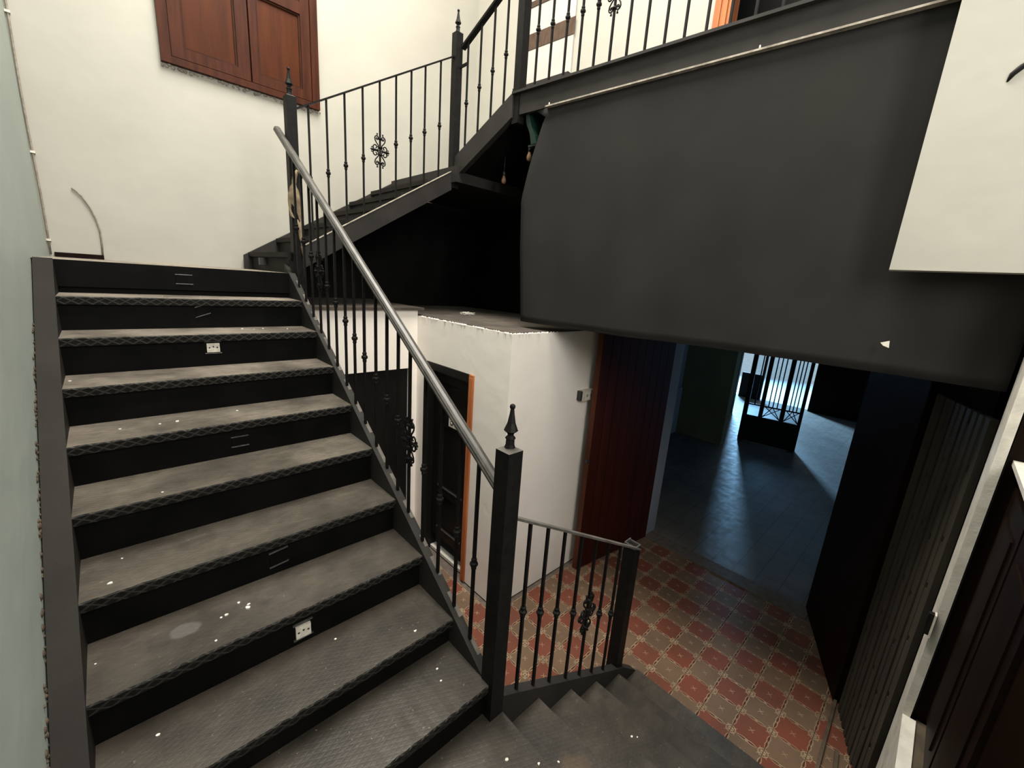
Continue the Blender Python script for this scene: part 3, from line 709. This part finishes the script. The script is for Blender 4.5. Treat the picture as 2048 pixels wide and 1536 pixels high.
# ------------------------------------------------------------------ black cloth below the gallery
mb = MB(); ny, nz = 60, 30
def left_edge(z):
    pts = [(1.21,2.295),(1.14,2.34),(0.89,2.43),(0.62,2.50),(0.25,2.475),(-0.295,2.41)]
    for (za, ya), (zb, yb) in zip(pts, pts[1:]):
        if z <= za and z >= zb: return ya + (yb-ya)*(za-z)/(za-zb)
    return pts[-1][1]
vs = []
for j in range(nz+1):
    z = 1.212 - j/nz*1.505
    d = (1.212-z)/1.5
    for i in range(ny+1):
        u = i/ny
        y = left_edge(max(z, -0.295))*(1-u) + (-0.20)*u
        w = 0.012*math.sin(y*7.0 + d*0.8)*d + 0.010*math.sin(y*3.1 - d*1.7)*(0.3+d) + 0.006*math.sin(y*17 + d*5)*d
        w += 0.035*d*math.exp(-((y - (0.75 + 0.75*d))/0.22)**2)*-1
        w += 0.02*math.exp(-(u/0.02)**2)
        sag = 0.010*d*math.sin(y*2.4)
        p = gp(y, 0.012 + w*0.7 - 0.014, z + sag*0.4)
        vs.append(p)
fs = [(j*(ny+1)+i, (j+1)*(ny+1)+i, (j+1)*(ny+1)+i+1, j*(ny+1)+i+1) for j in range(nz) for i in range(ny)]
mb.add(vs, fs, 0, True)
o = mb.build('hanging_cloth', 'cloth_black'); md = o.modifiers.new('t', 'SOLIDIFY'); md.thickness = 0.004
tag(o, 'large black cloth hung from the gallery edge as a screen', 'cloth')
p = gp(0.223, -0.045, -0.15)
o = MB().prism([p, p+Vector((0,-0.03,0.012)), p+Vector((0,-0.034,-0.02)), p+Vector((0,-0.012,-0.012))], (-0.003,0,0)).build('paper_scrap', 'plaster_chip')
tag(o, 'white scrap stuck near the bottom of the black cloth', 'scrap')
for y, lab in ((2.27, 'tiny white peg at the left end of the gallery ledge'), (0.97, 'tiny white peg along the gallery ledge over the cloth')):
    p = gp(y, -0.025, 1.214)
    tag(MB().lathe(p, [(0.006,0),(0.004,0.012),(0.002,0.016)], 8).build('peg', 'plaster_chip'), lab, 'peg')

# ------------------------------------------------------------------ shutters in the back wall
w1 = thing('window_1', (1.07, 4.5, 1.42), 'brown wooden double shutter set in the back wall', 'window'); w1['kind'] = 'structure'
Wt = 2.75
fr = MB()
fr.box(0.50, 0.562, 4.455, 4.50, 1.42, Wt); fr.box(1.572, 1.635, 4.455, 4.50, 1.42, Wt); fr.box(0.562, 1.572, 4.455, 4.50, 1.42, 1.468); fr.box(0.562, 1.572, 4.455, 4.50, Wt-0.06, Wt)
fr.build('frame', 'wood_frame', w1)
bx(0.562, 1.572, 4.4975, 4.4998, 1.468, Wt-0.06).build('backing', 'wood_groove', w1)
def leaf(x0, x1, pl, pr, rail):
    g = 0.004
    lf = MB(); lf.box(x0+g, pl, 4.462, 4.497, 1.474, Wt-0.066); lf.box(pr, x1-g, 4.462, 4.497, 1.474, Wt-0.066)
    lf.box(pl, pr, 4.462, 4.497, 1.474, 1.548); lf.box(pl, pr, 4.462, 4.497, rail, rail+0.09); lf.box(pl, pr, 4.462, 4.497, Wt-0.14, Wt-0.066)
    L = lf.build('shutter_leaf', 'wood_frame', w1)
    for z0, z1 in ((1.548, rail), (rail+0.09, Wt-0.14)):
        b = bx(pl, pr, 4.486, 4.497, z0, z1).build('panel', 'wood_panel', L)
        # moulding round the panel
        mm = MB(); t = 0.014
        mm.box(pl, pl+t, 4.474, 4.486, z0, z1); mm.box(pr-t, pr, 4.474, 4.486, z0, z1); mm.box(pl+t, pr-t, 4.474, 4.486, z0, z0+t); mm.box(pl+t, pr-t, 4.474, 4.486, z1-t, z1)
        mm.build('moulding', 'wood_groove', L)
leaf(0.562, 1.088, 0.645, 0.998, 2.12)
leaf(1.092, 1.572, 1.150, 1.493, 2.12)
# crumbled plaster along the lower edge of the shutters
mb = MB()
for i in range(46):
    u = i/45; x = 0.50 + 1.14*u + random.uniform(-.01,.01); z = 1.418 - random.uniform(0.0, 0.02)
    r = random.uniform(0.006, 0.016)
    mb.lathe((x, 4.497, z), [(r,-0.004),(r*0.8,-0.007),(r*0.2,-0.009)], 5, axis='y', rot=random.uniform(0, 6))
o = mb.build('broken_plaster', 'dust_ledge'); tag(o, 'crumbled plaster edge under the wooden shutters', 'plaster'); o['kind'] = 'stuff'

# cable down the corner and the loose bent one beside it
cb = thing('corner_cable', (-0.245, 4.485, -0.03), 'grey cable clipped down the left corner of the back wall', 'cable')
MB().tube([(-0.243+0.003*math.sin(z*5), 4.489, z) for z in [i*0.2-0.03 for i in range(22)]], 0.006, 6).build('cable_run', 'cable_grey', cb)
for z in (0.06, 0.62, 1.42, 2.2, 3.0):
    bx(-0.254, -0.230, 4.478, 4.499, z, z+0.014).build('clip', 'plastic_white', cb)
o = MB().tube([(-0.085,4.492,0.435),(-0.07,4.490,0.422),(-0.04,4.490,0.385),(-0.007,4.490,0.317),(0.016,4.490,0.24),(0.028,4.490,0.167),(0.028,4.490,0.08),(0.023,4.490,-0.012)], 0.0055, 6).build('loose_cable', 'cable_grey')
tag(o, 'bent grey cable rising out of the floor on the back wall', 'cable')

# ------------------------------------------------------------------ closet door, second dark door, sockets
d1 = thing('door_1', (CX+0.05, 2.86, -2.63), 'black panelled closet door with one orange edge', 'door'); d1['kind'] = 'structure'
mb = MB(); mb.box(CX-0.012, CX+0.10, 3.145, 3.20, -2.63, -0.735); mb.box(CX-0.012, CX+0.10, 2.575, 3.145, -0.80, -0.735); mb.build('frame', 'door_black', d1)
mb = MB(); mb.box(CX-0.012, CX+0.10, 2.522, 2.575, -2.63, -0.737); mb.box(CX-0.016, CX-0.012, 2.528, 2.568, -2.62, -0.76); mb.build('jamb', 'wood_orange', d1)['label'] = 'bare orange wood jamb'
lf = MB(); X0, X1 = CX+0.045, CX+0.085
for y0, y1, z0, z1 in ((2.58,2.66,-2.45,-0.802),(3.06,3.14,-2.45,-0.802),(2.66,3.06,-2.45,-2.34),(2.66,3.06,-1.99,-1.90),(2.66,3.06,-0.90,-0.802),(2.66,3.06,-1.30,-1.21)):
    lf.box(X0, X1, y0, y1, z0, z1)
L = lf.build('door_leaf', 'door_black', d1)
for z0, z1 in ((-2.34,-1.99),(-1.90,-1.30),(-1.21,-0.90)):
    bx(X0+0.016, X0+0.03, 2.66, 3.06, z0, z1).build('panel', 'door_black', L)
mb = MB()
for z in (-2.34, -1.90): mb.box(X0-0.004, X0+0.004, 2.67, 3.05, z-0.014, z)
mb.build('worn_or_lit_edge', 'metal_scratched', L)
bx(X0-0.005, X0+0.06, 2.58, 3.14, -2.63, -2.60).build('sill', 'stone_light', d1)
pl = thing('door_plate', (X0, 2.8, -1.26), 'cream plate with four round marks fixed on the black closet door', 'plate')
bx(X0-0.008, X0-0.001, 2.735, 2.895, -1.275, -1.135).build('backing', 'plastic_white', pl)
for yy in (2.785, 2.848):
    for zz in (-1.238, -1.172):
        MB().lathe((X0-0.0105, yy, zz), [(0.020,0),(0.020,0.0025)], 14, axis='x').build('ring', 'plastic_dark', pl)
        MB().lathe((X0-0.012, yy+0.002, zz), [(0.012,0),(0.012,0.0015)], 12, axis='x').build('disc', 'plastic_white', pl)
d2 = thing('door_2', (1.66, 3.42, -2.63), 'plain dark door under the second flight', 'door'); d2['kind'] = 'structure'
bx(1.362, 1.968, 3.42, 3.46, -2.60, -0.835).build('door_leaf', 'door_black', d2)
ws = thing('wall_socket', (2.98, 2.12, -0.95), 'cream surface socket box on the passage wall beside the red door', 'socket')
bx(2.895, 3.05, 2.070, 2.12, -0.955, -0.865).build('box', 'plastic_white', ws)
bx(2.868, 2.894, 2.080, 2.12, -0.95, -0.868).build('side_plug', 'plastic_dark', ws)
for x in (2.95, 3.0): MB().lathe((x, 2.0695, -0.91), [(0.012,-0.001),(0.012,0.001)], 10, axis='y').build('hole', 'cable_grey', ws)

# ------------------------------------------------------------------ double doorway leaves
d3 = thing('door_3', (3.5, 1.95, -2.63), 'open dark red wooden door leaf against the passage wall', 'door'); d3['kind'] = 'structure'
a = Vector((2.975, 1.985, -2.62)); b = Vector((4.03, 1.845, -2.62)); u = (b-a); un = u.normalized(); nn = Vector((-un.y, un.x, 0))
def plank_leaf(a, un, nn, W, H, t, n, mat, parent, edge=None):
    lf = MB(); lf.obox(a+nn*0.006, un*W, nn*(t-0.012), (0,0,H)); o = lf.build('door_leaf', mat, parent)
    w = W/n
    for i in range(n):
        m = MB(); m.obox(a+un*(i*w+0.003), un*(w-0.006), nn*0.006, (0,0,H)); m.build('plank', mat, o)
    if edge:
        m = MB(); m.obox(a-un*0.004, un*0.004, nn*t, (0,0,H)); m.build('edge_strip', edge, o)
    return o
L3 = plank_leaf(a, un, nn, u.length, 2.30, 0.055, 9, 'wood_red', d3, 'wood_edge')
m = MB(); m.obox(a-un*0.03+Vector((0,0,1.10)), un*0.04, nn*0.02, (0,0,0.03)); m.build('latch', 'plastic_dark', L3)
d4 = thing('door_4', (3.8, 0.16, -2.63), 'open very dark door leaf on the right of the passage', 'door'); d4['kind'] = 'structure'
a = Vector((3.31, -0.02, -2.62)); b = Vector((4.22, 0.33, -2.62)); u = b-a; un = u.normalized(); nn = Vector((un.y, -un.x, 0))
plank_leaf(a, un, -nn, u.length, 2.30, 0.05, 8, 'wood_dark', d4)

# old shutter leaf with slotted stiles standing on the right
sh = thing('old_shutter', (3.1, -0.15, -2.63), 'old dusty shutter with slotted uprights leaning at the right of the passage', 'shutter')
a = Vector((3.27, -0.04, -2.63)); b = Vector((2.70, -0.225, -2.63)); u = b-a; un = u.normalized(); nn = Vector((un.y, -un.x, 0))
if nn.x > 0: nn = -nn
W = u.length; H = 2.2
for i in range(5):
    s0 = i*W/5; m = MB()
    wdt = W/5-0.022; z = 0.02; k = 0
    # upright made of two strips with blocks between, leaving slots
    m.obox(a+un*s0, un*(wdt*0.36), nn*0.028, (0,0,H)); m.obox(a+un*(s0+wdt*0.64), un*(wdt*0.36), nn*0.028, (0,0,H))
    while z < H-0.05:
        hh = random.uniform(0.22, 0.34); hh = min(hh, H-z)
        m.obox(a+un*(s0+wdt*0.36)+Vector((0,0,z)), un*(wdt*0.28), nn*0.024, (0,0,hh)); z += hh+0.035
    m.build('upright', ['shutter_old'], sh)
for z in (0.05, 1.1, 2.05):
    m = MB(); m.obox(a-nn*0.022+Vector((0,0,z)), u, nn*0.02, (0,0,0.09)); m.build('cross_rail', 'shutter_old', sh)
for k, (x0, y0, x1, y1, lab) in enumerate(((3.33, 0.0, 2.66, -0.015, 'thin pale lath on the floor beside the old shutter, nearer the tiles'), (2.90, -0.075, 2.62, -0.10, 'short pale lath on the floor beside the old shutter, nearer the wall'))):
    tag(MB().obox((x0, y0, -2.628), (x1-x0, y1-y0, 0), (0, 0.018, 0), (0, 0, 0.022)).build('wood_lath', 'wood_weathered'), lab, 'lath')
# bracket on the pier
bk = thing('pier_bracket', (2.405, -0.205, -1.35), 'white metal latch plate fixed on the pale pier', 'bracket')
bx(2.375, 2.41, -0.212, -0.206, -1.345, -1.235).build('plate', 'plastic_white', bk)
bx(2.385, 2.41, -0.206, -0.188, -1.34, -1.24).build('hinge', 'iron_black', bk)
for z in (-1.25, -1.325): MB().lathe((2.39, -0.197, z), [(0.005,0),(0.005,0.008)], 8, axis='x').build('screw', 'metal_scratched', bk)
# dark cabinet with pale top, far right
cbn = thing('cabinet', (2.1, -0.55, -1.79), 'dark wooden cabinet with pale moulded top at the right edge', 'cabinet')
bx(1.55, 2.435, -0.95, -0.30, -1.79, -0.585).build('body', 'wood_dark', cbn)
for x0, x1 in ((1.58, 1.98), (2.01, 2.41)):
    d = bx(x0, x1, -0.30, -0.286, -1.72, -0.62).build('door', 'wood_dark', cbn)
    bx(x0+0.07, x1-0.07, -0.286, -0.280, -1.62, -0.72).build('panel', 'wood_dark', d)
mb = MB(); mb.box(1.52, 2.437, -0.98, -0.262, -0.545, -0.525); mb.box(1.53, 2.437, -0.97, -0.272, -0.560, -0.545); mb.box(1.54, 2.437, -0.96, -0.284, -0.585, -0.560); mb.build('top', 'stone_light', cbn)

# ------------------------------------------------------------------ far street door
d5 = thing('door_5', (8.7, 1.98, -2.63), 'free standing dark street door leaf with barred glass against daylight', 'door'); d5['kind'] = 'structure'
a = Vector((8.64, 2.445, -2.625)); b = Vector((8.775, 1.515, -2.625)); u = b-a; un = u.normalized(); W = u.length; nn = Vector((un.y, -un.x, 0))
if nn.x > 0: nn = -nn
def dbox(mb, s0, s1, z0, z1, t=0.05, off=0.0): return mb.obox(a+un*s0+nn*off+Vector((0,0,z0)), un*(s1-s0), nn*t, (0,0,z1-z0))
H = 2.6
lf = MB(); dbox(lf, 0, W, 0, 0.50); 
stiles = ((0, 0.075), (0.265, 0.33), (0.60, 0.67), (W-0.055, W))
for s0, s1 in stiles: dbox(lf, s0, s1, 0.50, H)
dbox(lf, 0.0, W, H-0.1, H)
L5 = lf.build('door_leaf', 'iron_black', d5)
bays = ((0.075, 0.265), (0.33, 0.60), (0.67, W-0.055))
for q, (s0, s1) in enumerate(bays):
    m = MB(); dbox(m, s0, s1, 0.50, H-0.1, 0.004, 0.02); m.build('pane', 'pane_glass', L5)
    nb = (1, 3, 3)[q]
    for i in range(nb):
        c = s0+(s1-s0)*(i+1)/(nb+1); m = MB(); dbox(m, c-0.009, c+0.009, 0.72, H-0.1, 0.02, 0.01); m.build('bar', 'iron_black', L5)
    m = MB(); dbox(m, s0, s1, 0.70, 0.725, 0.02, 0.01); m.build('bar', 'iron_black', L5)
    if q:
        for (p0, p1) in ((0.0, 1.0), (1.0, 0.0), (0.5, 0.0), (0.5, 1.0)):
            m = MB(); m.tube([a+un*(s0+(s1-s0)*p0)+nn*0.02+Vector((0,0,0.72)), a+un*(s0+(s1-s0)*p1)+nn*0.02+Vector((0,0,0.51))], 0.008, 5); m.build('bar', 'iron_black', L5)
m = MB()
m.obox(a+nn*-0.1+un*0.02+Vector((0,0,0)), un*0.08, nn*0.25, (0,0,0.03)); m.obox(a+nn*-0.1+un*(W-0.1), un*0.08, nn*0.25, (0,0,0.03)); m.build('foot', 'iron_black', d5)
d6 = thing('door_6', (12.55, 3.5, -2.63), 'narrow dark half door leaf at the street opening', 'door'); d6['kind'] = 'structure'
mb = MB(); mb.box(12.52, 12.56, 3.20, 3.75, -2.63, -1.95); mb.box(12.52, 12.56, 3.20, 3.26, -1.95, 0.2); mb.build('door_leaf', 'iron_black', d6)

# ------------------------------------------------------------------ gallery wall: patched panel and door frame
pn = thing('wall_panel', gp(3.35, GW, 2.0), 'white board patched with brown tape on the wall behind the gallery', 'panel')
mb = MB(); gbox(mb, 3.02, 3.72, GW-0.022, GW, 2.03, 2.85); mb.build('board', 'paper_white', pn)
mb = MB(); gbox(mb, 3.01, 3.74, GW-0.028, GW-0.022, 2.362, 2.505); gbox(mb, 3.01, 3.74, GW-0.03, GW-0.022, 2.74, 2.79); mb.build('tape', 'tape_brown', pn)
mb = MB(); gbox(mb, 3.02, 3.74, GW-0.06, GW, 2.0, 2.035); mb.build('bottom_rail', 'steel_grey', pn)
df = thing('door_7', gp(1.15, GW, 1.345), 'bare wooden door frame at the top beside the gallery railing', 'door'); df['kind'] = 'structure'
mb = MB(); gbox(mb, 1.57, 1.70, GW-0.03, GW+0.12, 1.345, 3.55); mb.build('jamb', 'wood_orange', df)
mb = MB(); gbox(mb, 1.60, 1.625, GW-0.045, GW-0.03, 1.345, 3.55); gbox(mb, 1.65, 1.668, GW-0.042, GW-0.03, 1.345, 3.55); mb.build('moulding', 'wood_orange', df)
mb = MB(); gbox(mb, 0.60, 0.72, GW-0.03, GW+0.12, 1.345, 3.55); mb.build('jamb', 'wood_orange', df)

# scorch mark on the bulkhead: thin charred flake
pts = [gp(y-0.01, -0.1415, z*0.965) for y, z in ((0.086,0.862),(0.078,0.885),(0.060,0.905),(0.045,0.917),(0.02,0.925),(-0.02,0.927))]
o = MB().tube(pts, [0.003,0.009,0.010,0.009,0.011,0.012], 6, flat=1.0).build('charred_flake', 'iron_black')
tag(o, 'black charred flake curling on the white wall at the upper right', 'flake')

# ------------------------------------------------------------------ plaster chips on the treads
chips = [(0.241,3.20,1,.004),(0.423,3.22,1,.004),(0.729,3.18,1,.006),(0.759,3.17,1,.004),(0.839,3.19,1,.004),(0.587,3.00,2,.008),(0.646,2.98,2,.005),(0.699,2.99,2,.007),(0.83,2.96,2,.005),
 (-0.16,2.70,3,.006),(0.181,2.43,4,.010),(0.117,2.43,4,.006),(0.433,2.48,4,.005),(-0.019,2.438,4,.005),(0.079,2.071,5,.005),(-0.10,1.834,6,.008),(-0.066,1.98,6,.004),
 (0.245,1.70,7,.006),(0.265,1.65,7,.011),(0.272,1.668,7,.006),(0.197,1.66,7,.008),(0.18,1.657,7,.005),(0.146,1.55,7,.005),(-0.158,1.682,7,.004),(-0.036,1.457,8,.006),(0.528,1.47,8,.005),(0.799,1.30,8,.007),(0.841,1.19,9,.006),(0.823,1.134,9,.005)]
ORD = ('first', 'second', 'third', 'fourth', 'fifth', 'sixth', 'seventh', 'eighth', 'ninth')
chips = [(x, y, ZN[k], r, ORD[k-1] + ' tread below the landing') for x, y, k, r in chips]
chips += [(0.918,0.82,-1.78,.008,'lower landing'),(1.0,0.73,-1.78,.006,'lower landing'),(1.15,0.74,-1.926,.006,'top step of the short lower flight'),(1.36,0.90,-2.078,.006,'second step of the short lower flight'),(1.70,0.68,-2.214,.007,'third step of the short lower flight'),(1.72,0.66,-2.214,.005,'third step of the short lower flight')]
rows = {}
for c in chips: rows.setdefault(c[4], []).append(c)
for where, cs in rows.items():
    cs.sort()
    for i, (x, y, z, r, w) in enumerate(cs):
        n = 6; vs = []; ph = random.uniform(0, 6)
        for q in range(n):
            rr = r*random.uniform(0.6, 1.2); vs.append((x+rr*math.cos(ph+q*6.283/n), y+0.8*rr*math.sin(ph+q*6.283/n), z+0.0005))
        o = MB().prism(vs, (0,0,r*0.5)).build('plaster_chip', 'plaster_chip')
        pl = 'only' if len(cs) == 1 else 'leftmost' if i == 0 else 'rightmost' if i == len(cs)-1 else ORD[i] + ' from left'
        tag(o, 'tiny white plaster chip, %s on the %s' % (pl, where), 'chip', 'plaster chips on the steps')

# crumbling plaster between the grey wall and the left stringer
mb = MB()
for i in range(150):
    y = random.uniform(0.85, 2.9); r = random.uniform(0.004, 0.014)
    mb.lathe((-0.2545, y, nl(y)+random.uniform(-0.02, 0.035)), [(r,0.0),(r*0.7,0.003),(r*0.2,0.005)], 5, axis='x', rot=random.uniform(0, 6))
o = mb.build('crumbled_plaster', 'wood_weathered'); tag(o, 'crumbled brown plaster along the foot of the left wall', 'plaster'); o['kind'] = 'stuff'
